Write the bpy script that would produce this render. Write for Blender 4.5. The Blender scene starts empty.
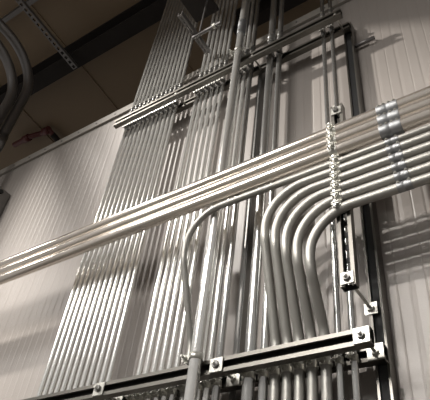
import bpy, bmesh, math
from mathutils import Vector, Matrix
S = bpy.context.scene
C = S.collection
H = 2.0                                   # height of the camera above the floor

# ------------------------------------------------------------------ camera
cd = bpy.data.cameras.new('camera')
cam = bpy.data.objects.new('camera', cd); C.objects.link(cam)
cd.sensor_fit = 'HORIZONTAL'; cd.sensor_width = 36.0; cd.lens = 559.19/430*36
cd.clip_start = 0.02; cd.clip_end = 100
right = Vector((0.83091833, 0.54641124, 0.1049261))
down = Vector((-0.30817709, 0.60898594, -0.73086456))
fwd = Vector((-0.46325113, 0.57495294, 0.674409))
m = Matrix((right, -down, -fwd)).transposed().to_4x4()
m.translation = (0, 0, H)
cam.matrix_world = m
S.camera = cam

# ------------------------------------------------------------------ world, lamps, exposure
S.view_settings.view_transform = 'Standard'; S.view_settings.look = 'None'
S.view_settings.gamma = 1; S.view_settings.use_curve_mapping = False
S.view_settings.exposure = -0.22
w = bpy.data.worlds.new('room_air'); S.world = w; w.use_nodes = True
w.node_tree.nodes['Background'].inputs[0].default_value = (0.88, 0.84, 0.80, 1)
w.node_tree.nodes['Background'].inputs[1].default_value = 0.38

def spot(name, loc, target, energy, size, cone, blend, col):
    l = bpy.data.lights.new(name, 'SPOT'); l.energy = energy; l.shadow_soft_size = size
    l.spot_size = math.radians(cone); l.spot_blend = blend; l.color = col
    o = bpy.data.objects.new(name, l); C.objects.link(o)
    o.location = (loc[0], loc[1], loc[2] + H)
    d = Vector(target) - Vector(loc)
    o.rotation_euler = d.to_track_quat('-Z', 'Y').to_euler()
    return o
WARM = (1.0, 0.95, 0.89)
spot('high_bay_lamp_left', (-4.2, -1.5, 5.4), (-1.2, 1.6, 1.15), 2000, 0.12, 54, 0.8, WARM)
spot('high_bay_lamp_far', (-7.0, -1.6, 4.6), (-2.6, 1.7, 1.40), 330, 0.35, 26, 1.0, WARM)
sl = bpy.data.lights.new('added_front_fill', 'AREA'); sl.shape = 'RECTANGLE'; sl.size = 4.0; sl.size_y = 1.6; sl.energy = 52; sl.spread = math.radians(50); sl.color = (1, .97, .93)
so = bpy.data.objects.new('added_front_fill', sl); C.objects.link(so); so.location = (-2.6, -4.4, 3.5 + H)  # unseen soft fill, added in front to lift the wall gaps and lower conduits
so.rotation_euler = (Vector((-2.0, 1.7, 1.1)) - Vector((-2.6, -4.4, 3.5))).to_track_quat('-Z', 'Y').to_euler()
spot('high_bay_lamp_front', (-1.0, -3.0, 3.95), (0.0, 1.7, 1.0), 640, 0.05, 34, 0.9, WARM)

# ------------------------------------------------------------------ materials
def nodes(name):
    mt = bpy.data.materials.new(name); mt.use_nodes = True
    nt = mt.node_tree; return mt, nt, nt.nodes['Principled BSDF']
def metal(name, col, rough, spread=0.04, metallic=0.75, scale=5.0, bump=0.0):
    mt, nt, b = nodes(name)
    tc = nt.nodes.new('ShaderNodeTexCoord')
    no = nt.nodes.new('ShaderNodeTexNoise'); no.inputs['Scale'].default_value = scale; no.inputs['Detail'].default_value = 1
    nt.links.new(tc.outputs['Object'], no.inputs['Vector'])
    mr = nt.nodes.new('ShaderNodeMapRange')
    mr.inputs[1].default_value = 0.3; mr.inputs[2].default_value = 0.7
    mr.inputs[3].default_value = max(rough - spread, .05); mr.inputs[4].default_value = rough + spread
    nt.links.new(no.outputs['Fac'], mr.inputs[0]); nt.links.new(mr.outputs[0], b.inputs['Roughness'])
    mx = nt.nodes.new('ShaderNodeMix'); mx.data_type = 'RGBA'
    mx.inputs[6].default_value = (*[c*.95 for c in col], 1); mx.inputs[7].default_value = (*[min(c*1.04, 1) for c in col], 1)
    nt.links.new(no.outputs['Fac'], mx.inputs[0]); nt.links.new(mx.outputs[2], b.inputs['Base Color'])
    b.inputs['Metallic'].default_value = metallic
    if bump:
        n2 = nt.nodes.new('ShaderNodeTexNoise'); n2.inputs['Scale'].default_value = 160
        nt.links.new(tc.outputs['Object'], n2.inputs['Vector'])
        bp = nt.nodes.new('ShaderNodeBump'); bp.inputs['Strength'].default_value = bump; bp.inputs['Distance'].default_value = .002
        nt.links.new(n2.outputs['Fac'], bp.inputs['Height']); nt.links.new(bp.outputs[0], b.inputs['Normal'])
    return mt
M = {}
M['emt'] = metal('galvanized_conduit', (.90, .895, .865), .20, metallic=.78)
M['emt_bright'] = metal('bright_conduit', (.80, .74, .67), .20, metallic=.86)
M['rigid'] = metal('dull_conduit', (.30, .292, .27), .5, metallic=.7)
M['emt_dark'] = metal('older_conduit', (.60, .60, .585), .22, metallic=.9)
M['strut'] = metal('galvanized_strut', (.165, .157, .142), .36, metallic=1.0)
M['zinc'] = metal('zinc_plate', (.52, .51, .47), .36)
M['dark_zinc'] = metal('dark_clamp_steel', (.20, .197, .19), .36)
M['coupling'] = metal('coupling_steel', (.24, .245, .25), .5)
M['black'] = metal('black_shade_and_plug', (.02, .02, .02), .8, metallic=0)  # black for the shade inside open channels; plain black on the plug
M['beam'] = metal('dark_primer', (.012, .008, .006), .85, metallic=0)
M['red'] = metal('red_paint', (.10, .022, .02), .45, metallic=0)
M['greypaint'] = metal('grey_enamel', (.20, .19, .18), .4, metallic=.2)
M['darkpipe'] = metal('dark_grey_steel', (.20, .19, .185), .38)  # even dark grey for swept pipes, roof struts and small rods

def wall_mat():
    mt, nt, b = nodes('painted_metal_siding')
    tc = nt.nodes.new('ShaderNodeTexCoord')
    no = nt.nodes.new('ShaderNodeTexNoise'); no.inputs['Scale'].default_value = 1.6; no.inputs['Detail'].default_value = 5
    mp = nt.nodes.new('ShaderNodeMapping'); mp.inputs['Scale'].default_value = (3, 1, .6)
    nt.links.new(tc.outputs['Object'], mp.inputs[0]); nt.links.new(mp.outputs[0], no.inputs['Vector'])
    mx = nt.nodes.new('ShaderNodeMix'); mx.data_type = 'RGBA'
    mx.inputs[6].default_value = (.262, .236, .216, 1); mx.inputs[7].default_value = (.305, .277, .255, 1)
    nt.links.new(no.outputs['Fac'], mx.inputs[0]); nt.links.new(mx.outputs[2], b.inputs['Base Color'])
    b.inputs['Roughness'].default_value = .42
    n2 = nt.nodes.new('ShaderNodeTexNoise'); n2.inputs['Scale'].default_value = 220
    nt.links.new(tc.outputs['Object'], n2.inputs['Vector'])
    bp = nt.nodes.new('ShaderNodeBump'); bp.inputs['Strength'].default_value = .25; bp.inputs['Distance'].default_value = .003
    nt.links.new(n2.outputs['Fac'], bp.inputs['Height']); nt.links.new(bp.outputs[0], b.inputs['Normal'])
    return mt
M['wall'] = wall_mat()
def plain(name, c1, c2, rough, scale):
    mt, nt, b = nodes(name)
    tc = nt.nodes.new('ShaderNodeTexCoord'); no = nt.nodes.new('ShaderNodeTexNoise')
    no.inputs['Scale'].default_value = scale; no.inputs['Detail'].default_value = 5
    nt.links.new(tc.outputs['Object'], no.inputs['Vector'])
    mx = nt.nodes.new('ShaderNodeMix'); mx.data_type = 'RGBA'
    mx.inputs[6].default_value = (*c1, 1); mx.inputs[7].default_value = (*c2, 1)
    nt.links.new(no.outputs['Fac'], mx.inputs[0]); nt.links.new(mx.outputs[2], b.inputs['Base Color'])
    b.inputs['Roughness'].default_value = rough
    return mt
M['roof'] = plain('brown_roof_liner', (.19, .135, .082), (.235, .170, .105), .6, 1.2)
M['concrete'] = plain('concrete', (.52, .49, .45), (.60, .57, .52), .6, 2.0)
M['trim'] = plain('cream_flashing', (.27, .25, .225), (.31, .29, .26), .4, 4.0)
M['plaster'] = plain('plaster', (.55, .52, .47), (.6, .56, .5), .8, 1.0)

# ------------------------------------------------------------------ mesh helpers (camera at the origin, heights relative to it)
def obj(name, bm, mat, parent=None, smooth=False, label=None):
    me = bpy.data.meshes.new(name)
    bmesh.ops.recalc_face_normals(bm, faces=bm.faces[:])
    if smooth:
        for f in bm.faces:
            f.smooth = len(f.verts) <= 4
    bm.to_mesh(me); bm.free()
    if parent is not None:
        base = Vector(parent['_base'])
        me.transform(Matrix.Translation(-base))
    o = bpy.data.objects.new(name, me); C.objects.link(o)
    me.materials.append(M[mat] if isinstance(mat, str) else mat)
    if parent is not None:
        o.parent = parent; o['_base'] = parent['_base']
    else:
        # origin at the middle of the underside
        xs = [v.co for v in me.vertices]
        lo = Vector([min(v[i] for v in xs) for i in range(3)]); hi = Vector([max(v[i] for v in xs) for i in range(3)])
        b = Vector(((lo.x+hi.x)/2, (lo.y+hi.y)/2, lo.z))
        me.transform(Matrix.Translation(-b)); o.location = b + Vector((0, 0, H)); o['_base'] = b
    if label: o['label'] = label
    return o
def thing(name, label, cat, base, group=None):
    o = bpy.data.objects.new(name, None); C.objects.link(o); o.empty_display_size = .1
    b = Vector(base); o['_base'] = b; o.location = b + Vector((0, 0, H))
    return tag(o, label, cat, group)
def tag(o, label, cat, group=None):
    o['label'] = label; o['category'] = cat
    if group: o['group'] = group
    return o
def struct(o):
    o['kind'] = 'structure'; return o
def dup(root, dx, label, dz=0):
    r = root.copy(); C.objects.link(r); r.location = root.location + Vector((dx, 0, dz)); r['label'] = label
    for ch in list(root.children):
        c = ch.copy(); C.objects.link(c); c.parent = r
        for g in list(ch.children):
            d = g.copy(); C.objects.link(d); d.parent = c
    return r

def box(bm, x0, x1, y0, y1, z0, z1):
    v = [bm.verts.new((x, y, z)) for x in (x0, x1) for y in (y0, y1) for z in (z0, z1)]
    for q in ((0,1,3,2), (4,6,7,5), (0,4,5,1), (2,3,7,6), (0,2,6,4), (1,5,7,3)):
        bm.faces.new([v[i] for i in q])
def tube(bm, pts, r, n=16, caps=True, hollow=None):
    pts = [Vector(p) for p in pts]
    rs = r if isinstance(r, (list, tuple)) else [r]*len(pts)
    t0 = (pts[1]-pts[0]).normalized()
    u = t0.orthogonal().normalized(); rings = []
    prev = t0
    for i, p in enumerate(pts):
        a = (p - pts[i-1]).normalized() if i > 0 else t0
        b = (pts[i+1] - p).normalized() if i < len(pts)-1 else a
        t = (a+b).normalized()
        u = (prev.rotation_difference(t)) @ u; prev = t
        u = (u - t*u.dot(t)).normalized(); v = t.cross(u)
        rings.append([bm.verts.new(p + (u*math.cos(2*math.pi*k/n) + v*math.sin(2*math.pi*k/n))*rs[i]) for k in range(n)])
    for A, B in zip(rings, rings[1:]):
        for k in range(n):
            bm.faces.new((A[k], A[(k+1) % n], B[(k+1) % n], B[k]))
    if caps:
        bm.faces.new(rings[0][::-1]); bm.faces.new(rings[-1])
def fillet(pts, R, n=12):
    """polyline with rounded corners; R one radius or one per inner corner"""
    pts = [Vector(p) for p in pts]; out = [pts[0]]
    Rs = R if isinstance(R, (list, tuple)) else [R]*(len(pts)-2)
    for i in range(1, len(pts)-1):
        a = (pts[i-1]-pts[i]).normalized(); b = (pts[i+1]-pts[i]).normalized()
        ang = a.angle(b); d = Rs[i-1]/math.tan(ang/2)
        c = pts[i] + (a+b).normalized()*(Rs[i-1]/math.sin(ang/2))
        s = pts[i]+a*d - c; e = pts[i]+b*d - c
        tot = s.angle(e); ax = s.cross(e).normalized()
        for k in range(n+1):
            out.append(c + Matrix.Rotation(tot*k/n, 3, ax) @ s)
    out.append(pts[-1]); return out
AX = {'x': (Vector((1,0,0)), Vector((0,0,1))), 'z': (Vector((0,0,1)), Vector((1,0,0))), 'y': (Vector((0,1,0)), Vector((1,0,0)))}
def extrude_profile(bm, prof, origin, axis, u, v, length):
    o = Vector(origin)
    A = [bm.verts.new(o + u*p[0] + v*p[1]) for p in prof]
    B = [bm.verts.new(o + u*p[0] + v*p[1] + axis*length) for p in prof]
    n = len(prof)
    for k in range(n):
        bm.faces.new((A[k], A[(k+1) % n], B[(k+1) % n], B[k]))
    bm.faces.new(A[::-1]); bm.faces.new(B)
def channel_profile(wd=.057, d=.032, t=.0035, lip=.015, ret=.009):
    h = wd/2
    return [(-h,0), (-h,d), (h,d), (h,0), (h-lip,0), (h-lip,ret), (h-lip+t,ret), (h-lip+t,t), (h-t,t), (h-t,d-t),
            (-h+t,d-t), (-h+t,t), (-h+lip-t,t), (-h+lip-t,ret), (-h+lip,ret), (-h+lip,0)]
def strut_x(bm, x0, x1, yf, zc, d=.032, wd=.057, lip=.015):
    extrude_profile(bm, channel_profile(wd, d, lip=lip), (x0, yf, zc), Vector((1,0,0)), Vector((0,0,1)), Vector((0,1,0)), x1-x0)
def strut_z(bm, xc, yf, z0, z1, d=.032, wd=.057, lip=.015):
    extrude_profile(bm, channel_profile(wd, d, lip=lip), (xc, yf, z0), Vector((0,0,1)), Vector((1,0,0)), Vector((0,1,0)), z1-z0)
def prism(bm, c, axis, r, h, n=6):
    a = Vector(axis).normalized(); tube(bm, [Vector(c)-a*h/2, Vector(c)+a*h/2], r, n)

def clamp_mesh(c, axis, r, width=.022):
    """two-piece strap closed round a pipe, ears standing out to the front"""
    c = Vector(c); a, u = AX[axis]; out = Vector((0,-1,0)); n = 20
    bm = bmesh.new(); th = .003
    rings = []
    for s in (-1, 1):
        for rr in (r+.0004, r+th):
            rings.append([bm.verts.new(c + a*s*width/2 + (out*math.cos(2*math.pi*k/n)+u*math.sin(2*math.pi*k/n))*rr) for k in range(n)])
    i0, o0, i1, o1 = rings
    for k in range(n):
        j = (k+1) % n
        bm.faces.new((o0[k], o0[j], o1[j], o1[k])); bm.faces.new((i0[j], i0[k], i1[k], i1[j]))
        bm.faces.new((i0[k], i0[j], o0[j], o0[k])); bm.faces.new((o1[k], o1[j], i1[j], i1[k]))
    for s in (-1, 1):                       # ears in front, feet behind that hook into the channel
        p = c + u*(s*.0045)
        for y0, y1, hw in ((-r-.017, -r+.002, .0018), (r-.002, r+.008, .002)):
            d = u*hw
            lo = p + Vector((0, y0, 0)) - d - a*width/2*.85; hi = p + Vector((0, y1, 0)) + d + a*width/2*.85
            box(bm, min(lo.x,hi.x), max(lo.x,hi.x), lo.y, hi.y, min(lo.z,hi.z), max(lo.z,hi.z))
    return bm
def clamp_bolt(c, axis, r):
    c = Vector(c); a, u = AX[axis]; bm = bmesh.new()
    p = c + Vector((0, -r-.011, 0))
    tube(bm, [p-u*.020, p+u*.016], .0032, 8)
    prism(bm, p+u*.010, u, .0075, .006); prism(bm, p-u*.011, u, .0072, .006)
    return bm
def add_clamp(c, axis, r, parent, mat='dark_zinc', width=.022):
    k = obj('strut_clamp', clamp_mesh(c, axis, r, width), mat, parent, smooth=False)
    obj('clamp_bolt', clamp_bolt(c, axis, r), 'zinc', k)
    return k
def coupling_mesh(c, axis, r, L, f=1.055):
    a, u = AX[axis]; c = Vector(c); bm = bmesh.new()
    tube(bm, [c-a*L/2, c-a*L/2, c-a*(L*.47), c-a*L*.05, c-a*L*.04, c+a*L*.04, c+a*L*.05, c+a*L*.47, c+a*L/2][1:],
         [r*(f-.03), r*f, r*f, r*(f-.025), r*(f-.025), r*f, r*f, r*(f-.03)], 18)
    return bm
def add_coupling(c, axis, r, L, parent, mat='coupling', out=(0,-1,0), count=2, f=1.055):
    k = obj('coupling', coupling_mesh(c, axis, r, L, f), mat, parent, smooth=True)
    a, u = AX[axis]; c = Vector(c); o = Vector(out).normalized()
    for i in range(count):
        p = c + a*((i/(count-1) - .5) * L*.72) + o*r*(f-.005)
        bm = bmesh.new(); tube(bm, [p-o*.003, p+o*.003, p+o*.0031, p+o*.0055], [.0062, .0062, .0035, .0035], 8)
        obj('set_screw', bm, 'zinc', k)
    return k

# ------------------------------------------------------------------ setting
YW = 1.712                                  # crest of the siding
ZT = 3.43                                   # top of the wall
def siding(x0, x1, z0, z1):
    bm = bmesh.new(); P = .105; ph = -.437
    k0 = math.floor((x0-ph)/P); pts = []
    k = k0
    while ph + k*P < x1:
        b = ph + k*P
        pts += [(b, YW+.0016), (b+.016, YW), (b+.050, YW), (b+.055, YW+.0012), (b+.060, YW), (b+.097, YW)]
        k += 1
    back = YW+.10
    lo = [bm.verts.new((x, y, z0)) for x, y in pts]; hi = [bm.verts.new((x, y, z1)) for x, y in pts]
    for i in range(len(pts)-1): bm.faces.new((lo[i], lo[i+1], hi[i+1], hi[i]))
    bl = [bm.verts.new((pts[i][0], back, z)) for i in (0, -1) for z in (z0, z1)]
    bm.faces.new([bl[0], bl[2], bl[3], bl[1]])
    bm.faces.new([bl[1], bl[3]] + hi[::-1]); bm.faces.new([bl[0]] + lo + [bl[2]])
    bm.faces.new([bl[0], bl[1], hi[0], lo[0]]); bm.faces.new([bl[2], lo[-1], hi[-1], bl[3]])
    return bm
struct(obj('wall_back', siding(-8, 4, -H, ZT), 'wall'))
bm = bmesh.new(); box(bm, -8, 4, YW-.012, YW+.12, ZT-.075, ZT+.01); box(bm, -8, 4, YW-.020, YW-.010, ZT-.078, ZT-.066)
struct(obj('trim_1', bm, 'trim'))
bm = bmesh.new()
for i in range(60):
    x = -7.9 + i*.2; tube(bm, [(x, YW-.017, ZT-.03), (x, YW-.008, ZT-.03)], .007, 8)
o = struct(obj('trim_2', bm, 'dark_zinc'))
bm = bmesh.new(); box(bm, -8, 4, -7, 6, -H-.1, -H); struct(obj('floor', bm, 'concrete'))
def roofz(y): return 5.5 - .09*(y-1.72)
bm = bmesh.new()
X = -8.0; xs = [-8 + i*.75 for i in range(17)]
v = []
def slab(x0, x1, y0, y1, dz0, dz1):
    vv = [bm.verts.new((x, y, roofz(y)+dz)) for x in (x0, x1) for y in (y0, y1) for dz in (dz0, dz1)]
    for q in ((0,1,3,2), (4,6,7,5), (0,4,5,1), (2,3,7,6), (0,2,6,4), (1,5,7,3)): bm.faces.new([vv[i] for i in q])
slab(-8, 4, -3.4, 6, 0, .08)
SX = -3.90
for i in range(-3, 8): slab(SX+i*1.15-.006, SX+i*1.15+.006, -3.4, 6, -.012, 0)
struct(obj('ceiling', bm, 'roof'))
bm = bmesh.new(); box(bm, -8, 4, 6, 6.1, -H, 5.3); struct(obj('wall_far', bm, 'plaster'))

# roof steel
def ibeam_x(x0, x1, y0, y1, z0, z1, t=.018):
    bm = bmesh.new(); yc = (y0+y1)/2
    box(bm, x0, x1, y0, y1, z0, z0+t); box(bm, x0, x1, yc-t/2, yc+t/2, z0+t, z1-t); box(bm, x0, x1, y0, y1, z1-t, z1)
    return bm
def ibeam_y(x0, x1, y0, y1, z0, z1, t=.018):
    bm = bmesh.new(); xc = (x0+x1)/2
    box(bm, x0, x1, y0, y1, z0, z0+t); box(bm, xc-t/2, xc+t/2, y0, y1, z0+t, z1-t); box(bm, x0, x1, y0, y1, z1-t, z1)
    return bm
tag(obj('steel_beam', ibeam_x(-8, 4, 1.70, 1.885, 5.2, roofz(1.885)), 'beam'),
    'long dark steel beam running under the brown roof above the siding wall', 'beam')
tag(obj('steel_beam', ibeam_x(-1.95, 4, 2.28, 2.40, 5.1, roofz(2.40)), 'beam'),
    'short dark beam under the roof, seen behind the tall riser at the top', 'beam')
tag(obj('steel_beam', ibeam_y(-1.62, -1.42, -4.0, 1.50, 3.72, 3.95), 'beam'),
    'dark overhead beam pointing at the wall between the two conduit banks', 'beam')

# perforated strips: real holes between bridges
def perforated_y(xc, y0, y1, zf, slope=0, wd=.05, t=.006, pitch=.045, hole=.028):
    bm = bmesh.new()
    def b(xa, xb, ya, yb, za, zb):
        vv = [bm.verts.new((x, y, z + slope*(y-y0))) for x in (xa, xb) for y in (ya, yb) for z in (za, zb)]
        for q in ((0,1,3,2), (4,6,7,5), (0,4,5,1), (2,3,7,6), (0,2,6,4), (1,5,7,3)): bm.faces.new([vv[i] for i in q])
    h = wd/2; s = .014
    b(xc-h, xc-h+s, y0, y1, zf, zf+t); b(xc+h-s, xc+h, y0, y1, zf, zf+t)
    n = int((y1-y0)/pitch)
    for i in range(n+1):
        y = y0 + i*pitch; b(xc-h+s, xc+h-s, y, min(y+pitch-hole, y1), zf, zf+t)
    b(xc-h, xc-h+.004, y0, y1, zf+t, zf+.04); b(xc+h-.004, xc+h, y0, y1, zf+t, zf+.04)
    return bm
tag(obj('perforated_strut', perforated_y(-3.73, .9, 1.84, 5.195, slope=-.09, wd=.062, pitch=.062, hole=.034, t=.006), 'darkpipe'),
    'perforated strut channel fixed under the brown roof at upper left', 'strut')
bm = bmesh.new(); strut_x(bm, -6, -3.2, 1.06, roofz(1.1)-.095, d=.05, wd=.075)
tag(obj('roof_strut', bm, 'darkpipe'), 'plain strut channel in the top left corner crossing the perforated one', 'strut')
t = thing('trapeze_hanger', 'small perforated trapeze bracket hanging in front of the left conduit bank', 'bracket', (-1.49, 1.4, 3.2))
obj('perforated_arm', perforated_y(-1.49, 1.22, 1.55, 3.27, wd=.034, pitch=.034, hole=.022), 'darkpipe', t)
bm = bmesh.new(); tube(bm, [(-1.50, 1.39, 3.255), (-1.28, 1.39, 3.255)], .012, 12); obj('cross_rod', bm, 'darkpipe', t)
bm = bmesh.new(); tube(bm, [(-1.45, 1.39, 3.25), (-1.45, 1.39, 3.72)], .006, 8); obj('hanger_rod', bm, 'darkpipe', t)
bm = bmesh.new(); prism(bm, (-1.33, 1.39, 3.255), (1,0,0), .018, .02); obj('nut', bm, 'zinc', t)

# ------------------------------------------------------------------ strut framework
Y_BACK = 1.62; Y_FRONT = 1.505; Y_COND = 1.602; Y_POST = Y_BACK + .032; DPOST = YW - Y_POST
ZLO = .912; ZHI = 2.898; ZHB = 2.93
def rail(name, label, x0, x1, yf, zc):
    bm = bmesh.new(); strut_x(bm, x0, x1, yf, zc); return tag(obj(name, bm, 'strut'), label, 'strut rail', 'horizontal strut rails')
rail('strut_rail', 'lower front strut rail, open channel crossing in front of the vertical conduits near the bottom', -3.4, -.528, Y_FRONT, ZLO)
rail('strut_rail', 'lower rear strut rail on the post, just behind the lower front rail', -3.4, -.528, Y_BACK, ZLO)
rail('strut_rail', 'upper front strut rail crossing in front of the conduits near the top', -2.19, -.53, Y_FRONT, ZHI)
rail('strut_rail', 'upper rear strut rail that the conduit tops are clamped to, behind the upper front rail', -2.21, -.528, Y_BACK, ZHB)

def post(xc, z0, z1, label, open_front=True):
    t = thing('strut_post', label, 'strut post', (xc, Y_POST+.03, z0))
    bm = bmesh.new()
    if not open_front:
        box(bm, xc-.014, xc+.014, Y_POST, YW-.0005, z0, z1); bmesh.ops.bevel(bm, geom=bm.edges[:], offset=.004, segments=2, affect='EDGES')
        obj('channel', bm, 'dark_zinc', t); return t
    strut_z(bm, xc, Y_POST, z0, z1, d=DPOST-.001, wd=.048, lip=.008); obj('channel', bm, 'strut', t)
    bm = bmesh.new(); box(bm, xc-.0205, xc+.0205, Y_POST+.012, Y_POST+.018, z0, z1); obj('channel_shade_sheet', bm, 'black', t)  # added black sheet standing in for the shade inside the open channel
    return t
pr = post(-.55, -H, 3.00, 'tall strut post with dark open channel at the right end of the rails')
bm = bmesh.new(); tube(bm, [(-.54, 1.685, 2.79), (-.415, 1.685, 2.79)], .0115, 12); obj('stub_rod', bm, 'darkpipe', pr, True)
post(-1.122, -H, 3.00, 'strut post on the wall behind the three conduits right of the riser', False)

def standoff(x, z, label, y0=Y_FRONT, y1=Y_BACK, plate=.055, second=True, z2=None, front=True):
    z2 = z if z2 is None else z2
    t = thing('standoff_rod', label, 'standoff', (x, y0, z-plate/2), 'threaded standoffs of the strut frame')
    bm = bmesh.new(); tube(bm, [(x, y0-(.030 if front else -.004), z), (x, y1+.004, z2)], .0062, 10); obj('threaded_rod', bm, 'zinc', t, True)
    h = plate/2
    if front: bm = bmesh.new(); box(bm, x-h, x+h, y0-.006, y0-.0005, z-h, z+h)
    if front:
        bmesh.ops.bevel(bm, geom=bm.edges[:], offset=.0012, segments=1, affect='EDGES'); obj('square_washer', bm, 'zinc', t)
        bm = bmesh.new(); prism(bm, (x, y0-.012, z), (0,1,0), .014, .011); obj('nut', bm, 'dark_zinc', t)
    if second:
        bm = bmesh.new(); box(bm, x-h, x+h, y1-.006, y1-.0005, z2-h, z2+h); obj('square_washer', bm, 'zinc', t)
        bm = bmesh.new(); prism(bm, (x, y1-.012, z2), (0,1,0), .014, .011); obj('nut', bm, 'zinc', t)
    return t
standoff(-.556, ZLO, 'threaded standoff with square washer at the right end of the lower rails')
standoff(-1.097, ZLO, 'threaded standoff with square washer just right of the riser on the lower rails')
standoff(-1.665, ZLO, 'threaded standoff with square washer between the two conduit banks on the lower rails')
standoff(-.565, ZHI, 'threaded standoff at the right end of the upper rails', z2=ZHI+.005, front=False, second=False)
standoff(-1.095, ZHI, 'threaded standoff right of the riser on the upper rails', z2=ZHI+.005, front=False, second=False)
standoff(-1.665, ZHI, 'threaded standoff between the two conduit banks on the upper rails', z2=ZHI+.005, front=False, second=False)

# vertical strut that carries the horizontal run, slotted at the back
YS = 1.4495; XS = -.568; ZS0 = 1.068; ZS1 = 2.02
t = thing('carrier_strut', 'slotted upright strut channel that the horizontal conduits are clamped to', 'strut', (XS, YS, ZS0))
bm = bmesh.new(); wd = .054; h = wd/2; dd = .032; tt = .0035
for s in (-1, 1):
    a = XS + s*h
    box(bm, min(a, a-s*tt), max(a, a-s*tt), YS, YS+dd, ZS0, ZS1)
    b = a - s*.014; box(bm, min(a-s*tt, b), max(a-s*tt, b), YS, YS+tt, ZS0, ZS1)
    box(bm, min(b, b+s*tt), max(b, b+s*tt), YS+tt, YS+.010, ZS0, ZS1)
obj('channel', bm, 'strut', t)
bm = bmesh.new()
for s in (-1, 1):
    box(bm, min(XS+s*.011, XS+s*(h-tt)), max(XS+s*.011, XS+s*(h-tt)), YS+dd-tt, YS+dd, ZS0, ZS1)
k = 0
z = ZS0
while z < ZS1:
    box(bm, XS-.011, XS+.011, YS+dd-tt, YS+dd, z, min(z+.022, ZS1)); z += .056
obj('slotted_web', bm, 'black', t)  # web coloured black, the channel's inner shade put into its colour
standoff(XS, 1.095, 'long threaded rod with square washer at the foot of the carrier strut', y0=YS, y1=Y_POST, plate=.046)
standoff(XS, 1.975, 'long threaded rod with square washer at the head of the carrier strut', y0=YS, y1=Y_POST, plate=.046)

# ------------------------------------------------------------------ vertical conduits
ZB = -1.95
def ztop(y): return roofz(y) - .004
def vertical(x, r, label, group, mat='emt', couple=3.11, low=True):
    t = thing('conduit', label, 'conduit', (x, Y_BACK-.010-r, ZB), group)
    y = Y_BACK - .010 - r
    bm = bmesh.new(); tube(bm, [(x, y, ZB), (x, y, ztop(y))], r, 20); obj('pipe', bm, mat, t, True)
    if couple: add_coupling((x, y, couple), 'z', r, .07, t, 'dark_zinc', f=1.2)
    add_clamp((x, y, ZHB-.008), 'z', r, t, width=.028)
    if low: add_clamp((x, y, ZLO-.020), 'z', r, t, 'zinc', width=.026)
    return t
ORD = ['first', 'second', 'third', 'fourth', 'fifth', 'sixth', 'seventh', 'eighth', 'ninth', 'tenth', 'eleventh', 'twelfth']
X0 = -2.158; PT = .0393
a = vertical(X0, .0120, 'leftmost upright galvanized conduit of the twelve-conduit left bank', 'conduits of the left bank')
for i in range(1, 12):
    dup(a, i*PT, 'upright galvanized conduit, %s from the left in the twelve-conduit left bank' % ORD[i] if i < 11 else
        'rightmost upright galvanized conduit of the twelve-conduit left bank')
X0 = -1.555; PT = .0395
b = vertical(X0, .0120, 'leftmost upright galvanized conduit of the six-conduit bank left of the riser', 'conduits of the second bank')
for i in range(1, 6):
    dup(b, i*PT, 'upright galvanized conduit, %s from the left in the six-conduit bank left of the riser' % ORD[i] if i < 5 else
        'rightmost upright conduit of the six-conduit bank left of the riser')
g = 'conduits right of the riser'
vertical(-1.236, .0132, 'upright conduit immediately right of the riser', g)
vertical(-1.196, .0132, 'upright conduit second to the right of the riser', g)
vertical(-1.153, .0150, 'upright conduit third to the right of the riser, beside a wall post', g, 'emt_dark')
g = 'pair of upright conduits'
vertical(-1.012, .0225, 'thicker upright conduit of the pair near the middle of the wall', g, 'emt_dark')
vertical(-.955, .0165, 'thinner upright conduit of the pair near the middle of the wall', g, 'emt_dark')
g = 'pair of thin conduits'
vertical(-.673, .0115, 'left thin upright conduit of two near the right post', g, 'emt_dark')
vertical(-.622, .0115, 'right thin upright conduit of two, next to the right post', g, 'emt_dark')

# riser in front of the rails
t = thing('riser_conduit', 'thick shiny riser conduit standing in front of both strut rails', 'conduit', (-1.172, 1.476, ZB))
RX, RY, RR = -1.172, 1.475, .0225
bm = bmesh.new(); tube(bm, [(RX, RY, ZB), (RX, RY, ztop(RY))], RR, 24); obj('pipe', bm, 'emt', t, True)
add_coupling((RX, RY, 3.22), 'z', RR, .16, t, f=1.16)
for z in (ZLO+.03, ZHI+.06):
    bm = bmesh.new(); n = 24; c = Vector((RX, RY, z))
    tube(bm, [c+Vector((0,0,-.012)), c+Vector((0,0,.012))], RR+.0035, n)
    k = obj('pipe_clamp', bm, 'zinc', t, True)
    bm = bmesh.new()
    box(bm, RX-RR-.034, RX-RR, RY-.010, RY-.006, z-.011, z+.011); box(bm, RX-RR-.034, RX-RR, RY+.006, RY+.010, z-.011, z+.011)
    box(bm, RX-RR-.030, RX-RR-.004, RY+.010, Y_FRONT-.0005, z-.009, z+.003)
    obj('clamp_ear', bm, 'zinc', k)
    bm = bmesh.new(); p = (RX-RR-.02, RY, z)
    tube(bm, [(p[0], RY-.035, z), (p[0], RY+.02, z)], .005, 8); prism(bm, (p[0], RY-.016, z), (0,1,0), .0105, .01)
    obj('clamp_bolt', bm, 'zinc', k)

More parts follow.
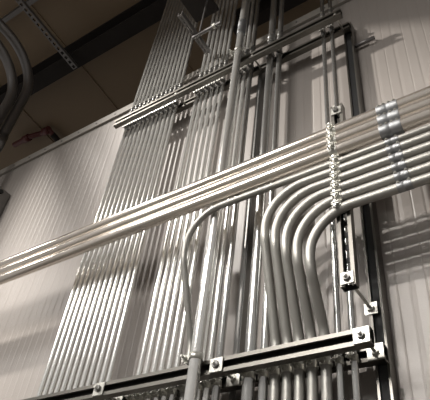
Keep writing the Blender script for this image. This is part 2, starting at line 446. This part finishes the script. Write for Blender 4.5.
# ------------------------------------------------------------------ horizontal run
SL = .013
def zl(z, x): return z + SL*(x+.55)
XE = 3.6; XLEFT = -7.9
gH = 'big horizontal conduits'
for i, (z, lab) in enumerate(((1.809, 'top shiny large conduit of the horizontal run crossing the whole picture'),
                              (1.750, 'middle one of the three shiny large horizontal conduits'),
                              (1.691, 'lowest of the three shiny large horizontal conduits'))):
    r = .0278; y = 1.4205
    t = thing('horizontal_conduit', lab, 'conduit', (XS, y, z-r), gH)
    bm = bmesh.new(); tube(bm, [(XLEFT, y, zl(z, XLEFT)), (XE, y, zl(z, XE))], r, 28); obj('pipe', bm, 'emt_bright', t, True)
    add_coupling((-.343, y, zl(z, -.343)), 'x', r, .085, t, out=(0,-.85,.5), count=4)
    add_clamp((-.576, y, zl(z, -.576)), 'x', r, t, 'zinc', width=.034)
# bent conduits: from the horizontal run round a sweep down to the lower rear rail
gB = 'bent conduits'
base_x = [-1.300, -.908, -.861, -.815, -.768, -.718]
run_z = [1.640, 1.591, 1.542, 1.493, 1.444, 1.395]
labs = ['single bent conduit that leaves the run far left and drops beside the six-conduit bank',
        'outermost of the five nested bent conduits sweeping down under the horizontal run',
        'second outermost of the five nested bent conduits under the horizontal run',
        'middle one of the five nested bent conduits under the horizontal run',
        'second innermost of the five nested bent conduits under the horizontal run',
        'innermost and lowest of the five nested bent conduits, nearest the right post']
for i in range(6):
    r = .0182 if i else .0145
    rb = r
    x, z, y = base_x[i], run_z[i], YS-.001-r
    yb = Y_BACK - .010 - r
    t = thing('bent_conduit', labs[i], 'conduit', (x, yb, ZB), gB)
    if i:
        xt = x + .025; zk = z - .225; path = fillet([(XE, y, zl(z, XE)), (xt, y, zl(z, xt)), (xt, y, zk), (x, yb, 1.0), (x, yb, ZB)], [.175, .10, .10], 14)
    else:
        path = fillet([(XE, y, zl(z, XE)), (x+.02, y, zl(z, x)), (x+.02, y, 1.40), (x, yb, 1.08), (x, yb, ZB)], [.165, .14, .14], 14)
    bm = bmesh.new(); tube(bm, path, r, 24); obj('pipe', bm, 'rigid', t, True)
    cx = -.343 + .004*(i-2)
    add_coupling((cx, y, zl(z, cx)), 'x', r, .052, t, out=(0,-.85,.5), count=2)
    add_clamp((-.576, y, zl(z, -.576)), 'x', r, t, 'zinc', width=.034)
    add_clamp((x, yb, ZLO-.020), 'z', r, t, 'zinc', width=.026)

# ------------------------------------------------------------------ upper left: swept pipes, red pipe, box
for (y, zt, zlow, lab) in ((1.50, 4.72, 2.42, 'outer dark swept pipe at the left edge, bending away from the wall'),
                     (1.395, 4.50, 2.27, 'inner dark swept pipe at the left edge, tucked behind the outer one')):
    x = -3.75
    t = thing('swept_conduit', lab, 'conduit', (x, y, zlow), 'dark swept pipes')
    bm = bmesh.new(); tube(bm, fillet([(x, YW-.001, zlow), (x, y, zlow), (x, y, zt), (x, -5, zt)], [.12, .50], 20), .047, 24); obj('pipe', bm, 'darkpipe', t, True)
    bm = bmesh.new(); tube(bm, [(x, y, 3.45), (x, y, 3.62)], .054, 24); obj('coupling', bm, 'darkpipe', t, True)
t = thing('sprinkler_pipe', 'red sprinkler pipe with fittings under the roof behind the wall top', 'pipe', (-5.0, 2.45, 5.2))
bm = bmesh.new(); tube(bm, fillet([(-5.5, 2.4, 5.33), (-5.18, 2.4, 5.33), (-5.05, 2.45, 5.37), (-4.90, 2.45, 5.36), (-4.90, 2.9, 5.30)], .03, 5), .035, 14); obj('pipe', bm, 'red', t, True)
bm = bmesh.new(); tube(bm, [(-5.30, 2.4, 5.33), (-5.20, 2.4, 5.33)], .05, 14); obj('fitting', bm, 'red', t, True)
bm = bmesh.new(); tube(bm, [(-4.99, 2.45, 5.365), (-4.89, 2.45, 5.36)], .05, 14); obj('fitting', bm, 'red', t, True)
bm = bmesh.new(); tube(bm, [(-4.90, 2.52, 5.35), (-4.90, 2.95, 5.29)], .039, 14); obj('hose', bm, 'beam', t, True)

t = thing('wall_box', 'grey metal box on the siding at the left edge', 'electrical box', (-3.61, 1.6, 1.9))
bm = bmesh.new(); box(bm, -3.685, -3.53, 1.56, YW-.001, 1.9, 2.975); bmesh.ops.bevel(bm, geom=bm.edges[:], offset=.006, segments=2, affect='EDGES'); obj('body', bm, 'greypaint', t)
bm = bmesh.new(); box(bm, -3.69, -3.525, 1.535, 1.559, 1.895, 2.98); bmesh.ops.bevel(bm, geom=bm.edges[:], offset=.004, segments=2, affect='EDGES'); obj('door', bm, 'greypaint', t)
bm = bmesh.new(); tube(bm, [(-3.531, 1.62, 2.93), (-3.520, 1.62, 2.93)], .02, 14); obj('knockout_plug', bm, 'black', t)

for o in bpy.data.objects:
    if '_base' in o: del o['_base']
